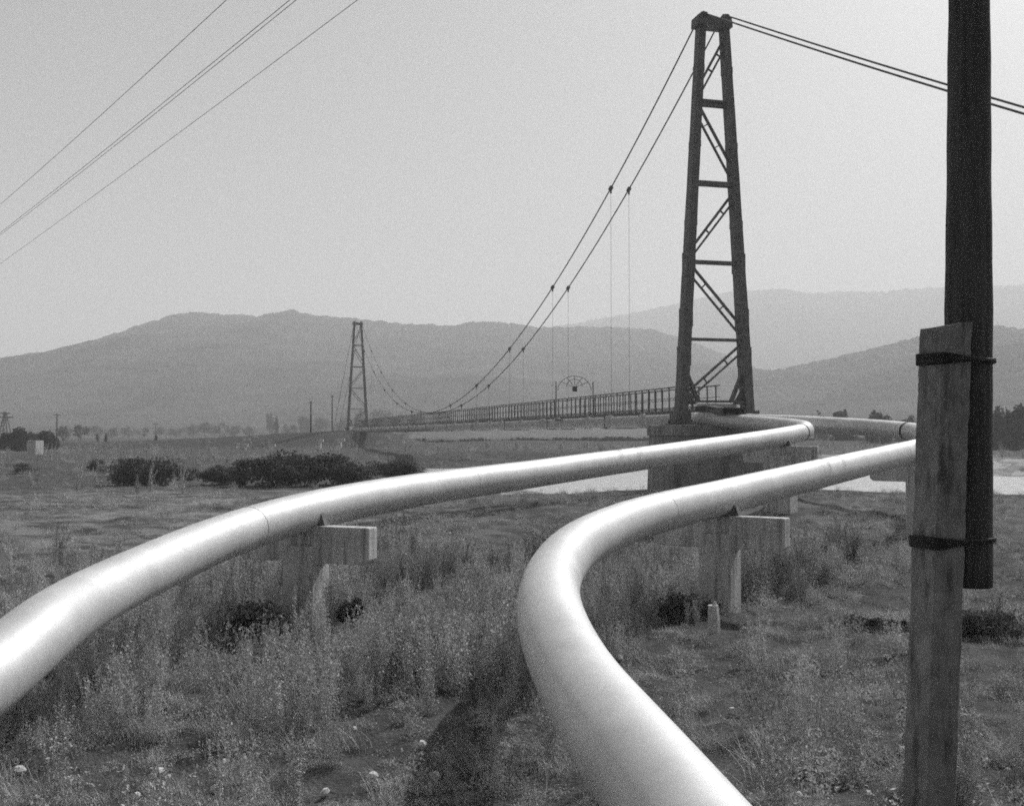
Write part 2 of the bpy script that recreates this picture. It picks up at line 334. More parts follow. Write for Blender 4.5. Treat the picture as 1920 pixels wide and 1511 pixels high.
pipeline(P2, 'silver pipeline with the tight bend in the foreground, passing behind the concrete post', [tuple(at(1702, 808, 38.8))], .62, 5)

# concrete T supports under the pipes
def support(P, q, ztop, label, colw=.58, half=1.28, capt=.27, deep=.6, shift=0, cold=.5, slab=True):
    i = near_i(P, q); t = Vector(P[min(i+8, len(P)-1)])-Vector(P[i-8]); t.z = 0; t.normalize(); rz = math.atan2(t.y, t.x)-math.pi/2
    x, y = P[i][0], P[i][1]; c = Vector((x, y, 0))+Vector((math.cos(rz), math.sin(rz), 0))*shift; g = zs(c.x, c.y)
    root = empty('pipe_support', (c.x, c.y, g), rz, label, 'support', 'concrete T supports under the pipelines')
    z1 = ztop-g
    b = MB(); h = colw/2; y2 = capt/2
    prof = [(-half, z1), (half, z1), (half, z1-deep*.86), (half-.1, z1-deep), (h+.03, z1-deep), (h+.02, z1-deep-.04), (-h-.02, z1-deep-.04), (-h-.03, z1-deep), (-half+.1, z1-deep), (-half, z1-deep*.86)]
    k = len(prof); b.add([(px, -y2, pz) for px, pz in prof]+[(px, y2, pz) for px, pz in prof], [tuple(range(k-1, -1, -1)), tuple(range(k, 2*k))]+[(j, (j+1) % k, (j+1) % k+k, j+k) for j in range(k)])
    b.build('cap_beam', M_conc, root, bevel=.018)
    b = MB(); zt = z1-deep*.55; b.box((0, 0, (zt-.5)/2), (colw, cold, zt+.5)); b.build('column', M_conc, root, bevel=.015)
    MB().box((0, 0, z1+.012), (.5, capt+.12, .05)).build('bearing_plate', M_steel, root)
    rail = P[i][2]-ztop
    for sx in (-1, 1):
        b = MB(); b.add([(sx*.14, -.06, z1), (sx*.40, -.06, z1), (sx*.33, -.06, z1+.2), (sx*.14, .06, z1), (sx*.40, .06, z1), (sx*.33, .06, z1+.2)], [(0, 1, 2), (5, 4, 3), (0, 3, 4, 1), (1, 4, 5, 2), (2, 5, 3, 0)])
        b.build('saddle_wedge', M_steel, root)
    return root
support(P1, tuple(at(583, 957, 17.7)), EYE-1.50, 'concrete T support under the left pipeline, in front of tall weeds')
support(P2, tuple(at(1352, 933, 19.6)), EYE-1.475, 'concrete T support under the foreground pipeline just right of its tight bend', colw=.62)
support(P1, tuple(at(1463, 818, 37.8)), EYE-.42, 'concrete T support under the far bend of the left pipeline by the pier', colw=.95, half=1.35, cold=.8)
support(P2, tuple(at(1722, 843, 31.4)), EYE-.80, 'concrete T support partly hidden behind the concrete post', half=1.35)
support(P1, (-4.5, 4.5, 1.03), .74, 'concrete T support at the left edge under the left pipeline')

# ---------------------------------------------------------------- bridge piers
RZ = math.atan2(BC.y, BC.x)
def pier(s, label, grp_z, w_, d_, ztop, name='bridge_pier'):
    c = br(s, 0, 0); g = zs(c.x, c.y)
    root = empty(name, (c.x, c.y, g), RZ, label, 'pier', 'bridge piers'); H = ztop-g
    b = MB(); t = .12
    V = [(-w_/2-t, -d_/2-t, -1.5), (w_/2+t, -d_/2-t, -1.5), (w_/2+t, d_/2+t, -1.5), (-w_/2-t, d_/2+t, -1.5), (-w_/2, -d_/2, H-.5), (w_/2, -d_/2, H-.5), (w_/2, d_/2, H-.5), (-w_/2, d_/2, H-.5)]
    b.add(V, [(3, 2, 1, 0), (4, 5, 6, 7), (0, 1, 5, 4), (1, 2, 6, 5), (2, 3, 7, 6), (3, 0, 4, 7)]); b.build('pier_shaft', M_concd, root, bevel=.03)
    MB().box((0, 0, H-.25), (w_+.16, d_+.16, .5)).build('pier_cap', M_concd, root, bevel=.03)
    return root
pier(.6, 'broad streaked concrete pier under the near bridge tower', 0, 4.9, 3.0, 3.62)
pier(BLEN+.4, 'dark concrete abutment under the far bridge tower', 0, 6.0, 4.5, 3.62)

# ---------------------------------------------------------------- towers
def zy(y): return EYE+(814-y)/2000*50
def make_tower():
    root = empty('bridge_tower', (0, 0, 0))
    zb = zy(799); zt = zy(46)
    hb, ht = 1.74, .60                            # half spread of the leg axes
    hx = lambda z: hb+(ht-hb)*(z-zb)/(zt-zb)
    wl = lambda z: .45+(.33-.45)*(z-zb)/(zt-zb)
    for sg in (-1, 1):
        b = MB(); zsn = np.linspace(zb, zt, 24)
        dp = lambda z: .62-.12*(z-zb)/(zt-zb)
        V = []
        for z in zsn:
            wv = wl(z)*(1+.03*math.sin(z*2.1+sg)); dv = dp(z); cx = sg*hx(z)
            V += [(cx-wv/2, -dv/2, z), (cx+wv/2, -dv/2, z), (cx+wv/2, dv/2, z), (cx-wv/2, dv/2, z)]
        F = [(3, 2, 1, 0)]+[(4*i+k, 4*i+(k+1) % 4, 4*i+4+(k+1) % 4, 4*i+4+k) for i in range(23) for k in range(4)]+[(92, 93, 94, 95)]
        b.add(V, F)
        for y in (126, 270, 418, 492, 597, 668):        # cover plates at the splices
            z = zy(y); b.box((sg*hx(z), 0, z), (wl(z)+.024, dp(z)+.024, .9 if y in (597, 492, 668) else .3))
        leg = b.build('leg', M_steel, root)
        b = MB(); z0 = zy(700); z1 = zy(754)
        xi = sg*(hx(z0)-wl(z0)/2); xo = sg*(hx(z1)-wl(z1)/2-.62)
        b.bar((xi+sg*.1, 0, z0+.15), (xo, 0, z1), .16, .2)
        b.add([(sg*(hx(z1)-.2), -.05, z1+.75), (xo+sg*.1, -.05, z1-.1), (sg*(hx(z1)-.2), -.05, z1-.1), (sg*(hx(z1)-.2), .05, z1+.75), (xo+sg*.1, .05, z1-.1), (sg*(hx(z1)-.2), .05, z1-.1)], [(0, 1, 2), (5, 4, 3), (0, 3, 4, 1), (1, 4, 5, 2), (2, 5, 3, 0)])
        b.build('knee_brace', M_steel, root)
        b = MB(); b.box((sg*hb, 0, zb+.06), (1.05, 1.05, .1)); b.box((sg*hb, 0, zb+.42), (.72, .84, .62))
        for ex in (-.4, .4): 
            for ey in (-.4, .4): b.tube([(sg*hb+ex, ey, zb+.1), (sg*hb+ex, ey, zb+.3)], .035, 6)
        b.build('base_plate', M_steel, root)
    for y, h in ((343, .2), (492, .15), (637, .12), (753, .11)):
        z = zy(y); b = MB(); x = hx(z)-wl(z)/2+.02
        b.box((0, -.19, z), (2*x, .07, h)); b.box((0, .19, z), (2*x, .07, h*.9)); b.build('crossbar', M_steel, root)
    b = MB()
    for y in (186, 194): z = zy(y); x = hx(z)-wl(z)/2+.02; b.box((0, -.15, z), (2*x, .07, .085)); b.box((0, .15, z), (2*x, .07, .085))
    b.build('crossbar', M_steel, root)
    def diag(ya, sa, yb, sb, gap, wd=.085):
        b = MB(); za, zb_ = zy(ya), zy(yb)
        A = Vector((sa*(hx(za)-wl(za)/2+.03), 0, za)); B = Vector((sb*(hx(zb_)-wl(zb_)/2+.03), 0, zb_)); o = Vector((0, 0, -gap))
        b.bar(A, B, wd*1.25, .12); b.bar(A+o, B+o, wd*.9, .12)
        d = (B-A).normalized(); nn = Vector((d.z, 0, -d.x))
        if nn.z > 0: nn = -nn
        for f in (.3, .68):
            p = A.lerp(B, f); q = p+nn*(gap*abs(nn.z)); b.bar(p, q, .05, .1)
        b.build('diagonal_brace', M_steel, root)
    diag(70, 1, 150, -1, .52, .08); diag(198, -1, 300, 1, .68); diag(362, 1, 462, -1, .42); diag(500, -1, 605, 1, .5); diag(646, 1, 738, -1, .40)
    # head beam with hollow top and two saddles
    zt2 = zy(46); prof = [(-.92, zt2), (-.90, zy(28)), (-.66, zy(21)), (-.55, zy(22)), (-.42, zy(27)), (-.18, zy(30)), (.08, zy(32.5)), (.26, zy(31)), (.42, zy(27)), (.60, zy(22.5)), (.68, zy(24)), (.80, zy(28)), (.86, zt2)]
    k = len(prof); b = MB(); b.add([(x, -.4, z) for x, z in prof]+[(x, .4, z) for x, z in prof], [tuple(range(k)), tuple(range(2*k-1, k-1, -1))]+[(j+k, (j+1) % k+k, (j+1) % k, j) for j in range(k)])
    b.build('head_beam', M_steel, root)
    for sg in (-1, 1):
        b = MB(); b.tube([(sg*.56, .5-1.0*j/8, zt2+.46+.16*math.sin(math.pi*j/8)) for j in range(9)], .09, 8); b.build('cable_saddle', M_steel, root)
    return root
T1 = make_tower(); T1.location = BO+Vector((0, 0, 0)); T1.rotation_euler.z = RZ
tag(T1, 'tall dark steel lattice tower at the near end of the bridge', 'bridge tower', 'bridge towers')
T2 = copy_tree(T1); T2.location = br(BLEN, 0, .0); tag(T2, 'distant hazy steel tower at the far end of the bridge', 'bridge tower', 'bridge towers')

# ---------------------------------------------------------------- cables and hangers
ZTOP = zy(46)+.72; ZMID = EYE+2.35; ZDECK = EYE+1.2
def cz(s): return ZMID+(ZTOP-ZMID)*(1-2*s/BLEN)**2
for off, lab in ((-.56, 'left suspension cable of the bridge with its clamps and hangers'), (.56, 'right suspension cable of the bridge with its clamps and hangers')):
    root = empty('suspension_cable', tuple(br(0, off, ZTOP)), 0, lab, 'cable', 'main suspension cables'); inv = Matrix.Translation(-root.location)
    pts = []
    for k in range(26): s = -44*(1-k/25); pts.append(br(s, off*(1-.0*s), ZTOP+s*.507-.35*math.sin(math.pi*k/25)))
    pts += [br(BLEN*k/90, off, cz(BLEN*k/90)) for k in range(1, 91)]
    pts += [br(BLEN+44*k/10, off, ZTOP-.5*44*k/10) for k in range(1, 11)]
    MB().tube([inv @ p for p in pts], .038, 8).build('cable', M_cable, root, smooth=True)
    for k in range(11):
        s = BLEN*(.0873+.0813*k); z = cz(s); c = inv @ br(s, off, z); sl_ = (cz(s+.2)-cz(s-.2))/.4
        d = (BD+Vector((0, 0, sl_))).normalized()
        MB().tube([c-d*.20, c-d*.13, c+d*.13, c+d*.20], [.06, .125, .125, .06], 8).add(*((lambda q: ([q+Vector((-.05, -.05, -.3)), q+Vector((.05, -.05, -.3)), q+Vector((.05, .05, -.3)), q+Vector((-.05, .05, -.3)), q+Vector((-.05, -.05, 0)), q+Vector((.05, -.05, 0)), q+Vector((.05, .05, 0)), q+Vector((-.05, .05, 0))], [(3, 2, 1, 0), (0, 1, 5, 4), (1, 2, 6, 5), (2, 3, 7, 6), (3, 0, 4, 7)]))(c))).build('cable_clamp', M_steel, root)
        MB().tube([c-Vector((0, 0, .25)), inv @ br(s, off, ZDECK-.3)], .009, 6).build('hanger_rod', M_cable, root)

# ---------------------------------------------------------------- footbridge deck
deck = empty('footbridge_deck', tuple(BO+Vector((0, 0, ZDECK))), RZ, 'long narrow footbridge deck with picket railings, hung between the two towers', 'footbridge')
# local frame: x = across (BC), y = along (BD)
Ld = BLEN
b = MB(); k = 0; s = -2.4
while s < Ld+2: b.box((0, s, -.04), (1.12, .19, .05)); s += .21
b.build('deck_planks', M_timber, deck)
for sx in (-1, 1):
    MB().box((sx*.56, Ld/2, -.17), (.12, Ld+4, .26)).build('side_girder', M_steel, deck)
b = MB(); s = -1
while s < Ld: b.box((0, s, -.2), (1.0, .1, .16)); s += 2.0
b.box((-.3, Ld/2, -.2), (.08, Ld, .1)); b.box((.3, Ld/2, -.2), (.08, Ld, .1)); b.build('cross_beams', M_steel, deck)
for sx in (-1, 1):
    rl = MB(); x = sx*.6
    rl.box((x, Ld/2+.9, 1.13), (.05, Ld+.4, .06)); rl.box((x, Ld/2+.9, .58), (.03, Ld+.4, .03)); rl.box((x, Ld/2+.9, .1), (.05, Ld+.4, .05))
    rail = rl.build('railing', M_steel, deck)
    n1 = 50; rest = MB()
    base = MB().box((0, 0, .52), (.05, .06, 1.2)).build('railing_post', M_steel, rail); base.location = (x, 1.1, 0)
    for i in range(1, 151):
        s = 1.1+i*.93
        if s > Ld+.5: break
        if i < n1:
            c = base.copy(); link(c); c.parent = rail; c.location = (x, s, random.uniform(-.01, .01)); c.rotation_euler = (random.uniform(-.02, .02), random.uniform(-.02, .02), 0)
        else: rest.box((x, s, .52), (.045, .05, 1.2))
    o = rest.build('railing_posts', M_steel, rail); tag(o, kind='stuff')
for k in range(11):                                # drop frames that carry the two pipes
    s = BLEN*(.0873+.0813*k); b = MB()
    for sx in (-1, 1): b.bar((sx*.99, s, -.02), (sx*.99, s, -.86), .05, .06)
    b.box((0, s, -.86), (2.04, .07, .06)); b.box((0, s, -.31), (2.04, .07, .06)); b.build('pipe_hanger_frame', M_steel, deck)
# broad ornamental arch over the walkway
sA = .147*BLEN
ar = empty('ornamental_arch', tuple(br(sA, 0, ZDECK)), RZ, 'rayed half round steel arch with a dark central plate over the footbridge', 'arch')
zc = 1.72; Ro = 1.15
b = MB(); b.tube([(Ro*math.cos(a), 0, zc+Ro*.78*math.sin(a)) for a in np.linspace(math.pi*1.02, -math.pi*.02, 20)], .022, 6)
b.build('outer_arc', M_steel, ar)
b = MB(); b.tube([(.55*math.cos(a), 0, zc+.2+.5*math.sin(a)) for a in np.linspace(math.pi, 0, 14)], .02, 6); b.build('inner_arc', M_steel, ar)
MB().box((0, -.04, zc+.06), (.34, .07, .36)).build('central_plate', M_band, ar, bevel=.03)
for a in (35, 62, 90, 118, 145):
    a = R(a); MB().tube([(.2*math.cos(a), 0, zc+.1+.2*math.sin(a)), (1.12*math.cos(a), 0, zc+Ro*.78*math.sin(a))], .02, 6).build('ray', M_steel, ar)
for sx in (-1, 1): MB().tube([(sx*1.28, 0, -.25), (sx*1.28, 0, 2.25)], .035, 6).build('arch_post', M_steel, ar)
b = MB(); b.box((0, 0, -.28), (2.7, .1, .1)); b.build('cross_member', M_steel, ar)
# scrap on the pier between the legs
b = MB(); b.tube([br(.1, -.9, 3.62+.78), br(.1, -.2, 3.62+.80), br(0, .35, 3.62+.74)], [.11, .14, .12], 10); b.tube([br(.0, .3, 3.62+.8), br(-.1, .55, 3.62+.62)], .09, 8)
b2 = MB(); 
tag(b.build('steel_roll', M_steel, smooth=True), 'dark rolled steel scrap lying between the legs of the near tower', 'scrap roll')
me = MB(); 
import itertools
pc = br(.9, .55, 3.62)
me.box(pc+Vector((0, 0, .55)), (1.9, .7, 1.05), RZ)
tag(me.build('concrete_block', M_stone, bevel=.12), 'pale rounded concrete block between the near tower legs', 'concrete block')

# ---------------------------------------------------------------- utility pole lashed to a concrete stub
root = empty('utility_pole', (2.46, 6.3, 0), 0, 'dark tarred wooden pole wired to a square concrete stub at right foreground', 'utility pole')
def postx(z): return 2.452+(z-1.35)*.047
zt = EYE+(814-606)/2000*6.3
hs = .222/2*1.0; rot = R(23)
b = MB(); V = []; F = []; ns = 70; ch = .022
sec0 = []
for sx, sy in ((-1, -1), (1, -1), (1, 1), (-1, 1)):
    if sx*sy > 0: sec0 += [(sx*hs, sy*(hs-ch)), (sx*(hs-ch), sy*hs)]
    else: sec0 += [(sx*(hs-ch), sy*hs), (sx*hs, sy*(hs-ch))]
sec = []
for i in range(len(sec0)):                      # a mid point on every side
    a_, c_ = sec0[i], sec0[(i+1) % len(sec0)]; sec.append(a_); 
    if math.dist(a_, c_) > .08: sec += [((a_[0]*2+c_[0])/3, (a_[1]*2+c_[1])/3), ((a_[0]+c_[0]*2)/3, (a_[1]+c_[1]*2)/3)]
ncs = len(sec); rp = random.Random(4); offs = [[rp.uniform(-.004, .004) for _ in range(ncs)] for _ in range(ns+1)]
for i in range(ns+1):
    z = -.3+(zt+.3)*i/ns; taper = 1.0 + .0*(z)
    for j, (x, y) in enumerate(sec):
        f = taper*(1+offs[i][j]/hs*1.0); xx = (x*math.cos(rot)-y*math.sin(rot))*f; yy = (x*math.sin(rot)+y*math.cos(rot))*f
        zz = z
        if i >= ns-1 and xx < .02: zz -= .03*(1 if xx < -.0 else .5)
        V.append((postx(z)+xx-root.location.x, yy, zz))
F = [(i*ncs+j, i*ncs+(j+1) % ncs, (i+1)*ncs+(j+1) % ncs, (i+1)*ncs+j) for i in range(ns) for j in range(ncs)]+[tuple(ns*ncs+j for j in range(ncs))]
b.add(V, F); b.build('concrete_stub', M_post, root)
zpb = EYE-(1098-814)/2000*6.45
pp = [(.4285*6.45, zpb, .128), (.4305*6.45, EYE+.69, .136), (.4348*6.45, EYE+2.62, .119), (.441*6.45, 10.5, .095)]
pts = []; rad = []
for i in range(60):
    z = zpb+(10.5-zpb)*i/59; pts.append((np.interp(z, [q[1] for q in pp], [q[0] for q in pp])-2.46, .17, z)); rad.append(float(np.interp(z, [q[1] for q in pp], [q[2] for q in pp]))*(1+.012*math.sin(i*1.7)+.01*math.sin(i*.63)))
MB().tube(pts, rad, 28).build('pole', M_wood, root, smooth=True)
def hull(P):
    P = sorted(set(P)); 
    def half(Q):
        h = []
        for q in Q:
            while len(h) > 1 and (h[-1][0]-h[-2][0])*(q[1]-h[-2][1])-(h[-1][1]-h[-2][1])*(q[0]-h[-2][0]) <= 0: h.pop()
            h.append(q)
        return h
    return half(P)[:-1]+half(P[::-1])[:-1]
for zc_ in (EYE+(814-674)/2000*6.3, EYE-(1014-814)/2000*6.3):
    cxp = np.interp(zc_, [q[1] for q in pp], [q[0] for q in pp])-2.46; rpp = float(np.interp(zc_, [q[1] for q in pp], [q[2] for q in pp]))+.012
    P = [(cxp+rpp*math.cos(a), .17+rpp*math.sin(a)) for a in np.linspace(0, 2*math.pi, 28, False)]
    cxs = postx(zc_)-2.46
    for x, y in sec0:
        f = 1.09; P.append((cxs+(x*math.cos(rot)-y*math.sin(rot))*f, (x*math.sin(rot)+y*math.cos(rot))*f))
    H = hull(P); D = MB(); r = random.Random(int(zc_*100))
    for kk in range(11):
        o = (kk-5)/5
        path = []
        for hx_, hy_ in H:
            spread = .028 if hx_ < cxs+.0 else .008
            path.append((hx_, hy_, zc_+o*spread+r.uniform(-.003, .003)))
        Pd = []
        for a_, c_ in zip(path, path[1:]+path[:1]):
            Pd += [Vector(a_), Vector(a_).lerp(Vector(c_), .5)]
        D.tube(Pd, .0075, 6, closed=True)
    D.build('wire_binding', M_wire, root, smooth=True)

# ---------------------------------------------------------------- power lines overhead, left
def wire(px1, py1, px2, py2, H, sag, label, r=.0065):
    d1 = (H-EYE)*2000/(814-py1); d2 = (H-EYE)*2000/(814-py2)
    a = at(px1, py1, d1); c = at(px2, py2, d2); d = c-a
    A = a-d*.95; B = c+d*1.6
    pts = [A.lerp(B, t)-Vector((0, 0, sag*4*t*(1-t))) for t in np.linspace(0, 1, 60)]
    ta = .95/3.55; tb = 1.95/3.55; fa = sag*4*ta*(1-ta); fb = sag*4*tb*(1-tb)
    pts = [q+Vector((0, 0, fa+(fb-fa)*(k/59-ta)/(tb-ta))) for k, q in enumerate(pts)]
    o = MB().tube(pts, r, 6).build('power_line', M_cable, smooth=True); tag(o, label, 'power line', 'power lines overhead'); return o
wire(425, 0, 22, 365, 11.5, .5, 'thin power line, uppermost of those crossing the sky at left')
wire(544, 0, 0, 437, 11.5, .5, 'upper wire of the almost touching pair across the sky', .007)
wire(556, 0, 0, 441, 11.7, .7, 'lower wire of the almost touching pair across the sky', .007)
wire(671, 0, 11, 487, 11.5, .5, 'thin power line, lowest of those crossing the sky at left')

# ---------------------------------------------------------------- foliage
def leaf_quads(C, size, r, up=0.0, asp=1.6):
    n = len(C); d = r.normal(size=(n, 3)); d[:, 2] += up; d /= np.linalg.norm(d, axis=1)[:, None]
    e = r.normal(size=(n, 3)); e -= d*(e*d).sum(1)[:, None]; e /= np.linalg.norm(e, axis=1)[:, None]
    s = size*(r.uniform(.6, 1.4, n))[:, None]
    V = np.stack([C-e*s*.5, C+d*s*asp*.5-e*s*.1, C+e*s*.5, C-d*s*asp*.5+e*s*.1], 1).reshape(-1, 3)
    return V, np.arange(4*n).reshape(n, 4)
def crown_pts(n, rx, ry, rz, r, lumps=14, seed=0):
    L = r.normal(size=(lumps, 3)); L /= np.linalg.norm(L, axis=1)[:, None]; L[:, 2] = L[:, 2]*.9; L *= r.uniform(.35, .85, lumps)[:, None]
    rad = r.uniform(.22, .45, lumps); i = r.integers(0, lumps, n); g = r.normal(size=(n, 3)); g /= np.linalg.norm(g, axis=1)[:, None]
    P = L[i]+g*(rad[i]*r.random(n)**.45)[:, None]
    return P*np.array([rx, ry, rz])
def bush(px, pbase, Y, wpx, hpx, label, name='bush', cat='bush', group='dark bushes on the near bank', nleaf=1500, m=None, leaf=None, kd=.6, zbase=None):
    c = at(px, pbase, Y); x = c.x; g = zs(x, Y) if zbase is None else zbase
    W = wpx/2000*Y/2; H = hpx/2000*Y
    root = empty(name, (x, Y, g), 0, label, cat, group)
    P = crown_pts(nleaf, W*1.05, W*kd, H*.56, rng, 34); P[:, 2] = P[:, 2]+H*.42
    P = P[P[:, 2] > .02]
    V_, F_ = leaf_quads(P, leaf or max(.05, H*.055), rng, .3); np_mesh('foliage', V_, F_, m or M_bush, root)
    b = MB(); r = random.Random(int(px))
    for _ in range(7):
        a = r.uniform(0, 6.28); tx, ty = math.cos(a)*W*.5, math.sin(a)*W*kd*.5
        b.tube([(tx*.1, ty*.1, -.1), (tx*.5, ty*.5, H*.35), (tx, ty, H*.75)], [H*.02, H*.014, H*.005], 5)
    b.build('branch', M_bark, root); return root
BL = [(270, 915, 62, 140, 42, 'widest of the black low bushes at left, with a flat bottom edge'), (350, 900, 68, 50, 22, 'small dark bush in the gap between the two large bushes at left'),
      (415, 912, 62, 90, 30, 'low dark bush joined to the left end of the largest bush'), (520, 914, 60, 170, 50, 'largest bush above the left pipeline, left half of the dark clump'),
      (630, 912, 60, 150, 48, 'dark bush above the left pipeline, right half of the dark clump'), (735, 897, 66, 100, 28, 'paler low bush at the right end of the dark clump by the water'),
      (38, 897, 74, 62, 17, 'low bush at the left edge above the pale bank line'), (180, 878, 92, 32, 10, 'tiny shrub, left of two, on the flat beyond the bushes'),
      (225, 877, 94, 28, 9, 'tiny shrub, right of two, on the flat beyond the bushes'), (176, 893, 80, 24, 13, 'small round dark shrub beside the widest black bush'), (232, 912, 62, 50, 26, 'ragged bush against the left end of the widest black bush'),
      (450, 915, 59, 24, 14, 'little mound of scrub at the foot of the largest bush')]
for px, pb, Y, wd, h, lab in BL: bush(px, pb, Y, wd*1.1, h*1.35, lab, nleaf=6000 if wd > 80 else 1500)
for px, pb, Y, wd, h, lab in [(1855, 1195, 17.0, 150, 62, 'dark leafy scrub at the right edge beside the concrete stub'), (1610, 1195, 17.2, 80, 34, 'dark low shrub left of the concrete stub'),
        (1668, 1188, 17.5, 86, 26, 'flat dark shrub close against the left side of the concrete stub'), (1285, 1160, 18.3, 120, 60, 'dark weeds banked against the left of the column under the bend'), (480, 1190, 16.4, 130, 80, 'dark weeds in the shade left of the left support'),
        (660, 1150, 17.5, 50, 70, 'dark weeds against the right side of the left support')]:
    bush(px, pb, Y, wd, h, lab, name='shrub', cat='shrub', group='dark shrubs in the foreground', nleaf=4200, leaf=.036, m=M_scrub)
# trees and bushes on the far land
def tree(px, ptop, Y, wpx, label, kind='round', group='hazy trees on the far plain', cat='tree', base=None, nleaf=700):
    if 200 < Y and px < 1000: Y = min(Y*1.35, 560)
    top = at(px, ptop, Y); x = top.x; g = zs(x, Y) if base is None else base; H = max(top.z-g, 2.0); W = wpx/2000*Y/2
    nm = {'round': 'round_tree', 'poplar': 'poplar_tree', 'bush': 'willow_bush'}[kind]
    root = empty(nm, (x, Y, g), 0, label, cat, group)
    if kind == 'poplar': P = crown_pts(nleaf, W, W, H*.52, rng, 12); P[:, 2] += H*.54
    elif kind == 'bush': P = crown_pts(nleaf, W, W*.7, H*.62, rng, 44); P[:, 2] += H*.36
    else: P = crown_pts(nleaf, W*1.15, W, H*.52, rng, 22); P[:, 2] += H*.50
    P = P[P[:, 2] > .05]
    V_, F_ = leaf_quads(P, max(.3, H*.06), rng); np_mesh('crown', V_, F_, M_tree, root)
    b = MB(); b.tube([(0, 0, -.3), (.05*H*.1, 0, H*.4), (0, 0, H*.85)], [H*.03, H*.02, H*.006], 6)
    for a in (.3, 2.2, 4.4): b.tube([(0, 0, H*.35), (math.cos(a)*W*.6, math.sin(a)*W*.6, H*.65)], [H*.012, H*.004], 5)
    b.build('trunk', M_bark, root); return root
TL = [(8, 806, 150, 40, 'bush', 'dark bush at the far left edge on the flood plain'), (38, 800, 150, 60, 'bush', 'broad dark bush behind the white block at left'), (85, 803, 155, 55, 'bush', 'dark bush directly behind and right of the white block'),
      (118, 791, 230, 24, 'round', 'round tree, left of the two standing right of the white block'), (152, 791, 240, 24, 'round', 'round tree, right of the two standing right of the white block'),
      (182, 797, 330, 34, 'round', 'hazy low tree a little left of two short posts on the bank'), (212, 799, 340, 22, 'round', 'hazy tree just right of the short posts on the bank'), (240, 798, 360, 30, 'round', 'hazy tree between the short posts and the stump'), (268, 800, 350, 26, 'round', 'hazy tree just left of the stump on the bank'),
      (300, 797, 380, 26, 'round', 'hazy tree just right of the stump on the bank'), (330, 799, 360, 30, 'round', 'pale hazy tree, second right of the stump'), (362, 793, 370, 34, 'round', 'hazy tree, largest in the middle of the far row'), (384, 787, 380, 26, 'round', 'taller hazy tree in the middle of the far row'),
      (412, 790, 380, 36, 'round', 'broad hazy tree at the middle of the far row'), (440, 795, 370, 24, 'round', 'hazy tree right of the broad one in the far row'), (468, 797, 360, 26, 'round', 'low hazy tree left of the poplars'), (506, 772, 400, 14, 'poplar', 'tall pale poplar, left of the pair'), (518, 784, 330, 12, 'poplar', 'darker poplar, right of the pair'),
      (545, 790, 380, 26, 'round', 'hazy tree right of the poplars'), (572, 773, 420, 30, 'round', 'tall hazy tree behind the left thin post'), (600, 776, 420, 34, 'round', 'tall hazy tree between the two thin posts'), (640, 780, 400, 30, 'round', 'hazy tree left of the far tower'), (716, 766, 420, 60, 'round', 'wide hazy tree right of the far tower'), (758, 772, 430, 44, 'round', 'hazy tree behind the far end of the railing'),
      (675, 762, 420, 16, 'round', 'hazy tree seen through the far tower'),
      (1470, 770, 260, 30, 'bush', 'hazy scrub right of the near tower base'), (1540, 768, 240, 40, 'bush', 'hazy scrub left of two dark bushes above the pipeline'), (1583, 762, 190, 46, 'bush', 'dark bush, left of two above the pipeline at right'), (1650, 758, 180, 52, 'bush', 'dark bush, right of two above the pipeline at right'), (1700, 776, 190, 50, 'bush', 'low scrub just left of the concrete stub'),
      (1880, 762, 140, 80, 'bush', 'large dark thicket across the water right of the pole'), (1925, 742, 138, 90, 'bush', 'tallest dark thicket at the right edge across the water'), (1835, 788, 142, 60, 'bush', 'dark thicket hidden mostly behind the pole'), (1980, 760, 140, 90, 'bush', 'dark thicket just beyond the right edge')]
for px, pt, Y, wd, kd_, lab in TL:
    big = Y < 145
    tree(px, pt, Y, wd*1.15, lab, kd_, group=('dark thickets across the river' if px > 1400 else 'hazy trees on the far plain'), cat=('bush' if kd_ == 'bush' else 'tree'), nleaf=5000 if big else (3000 if Y < 200 else 600))
# hedge like scrub line along the far bank below the bridge: nobody could count it
C = []
for k in range(420):
    x = rng.uniform(-30, 80); y = 205+rng.normal()*3; C.append(crown_pts(60, 2.2, 1.2, .75, rng, 5)+np.array([x, y, zs(x, y)+.35]))
V_, F_ = leaf_quads(np.concatenate(C), .35, rng); tag(np_mesh('bank_scrub', V_, F_, M_tree), kind='stuff')

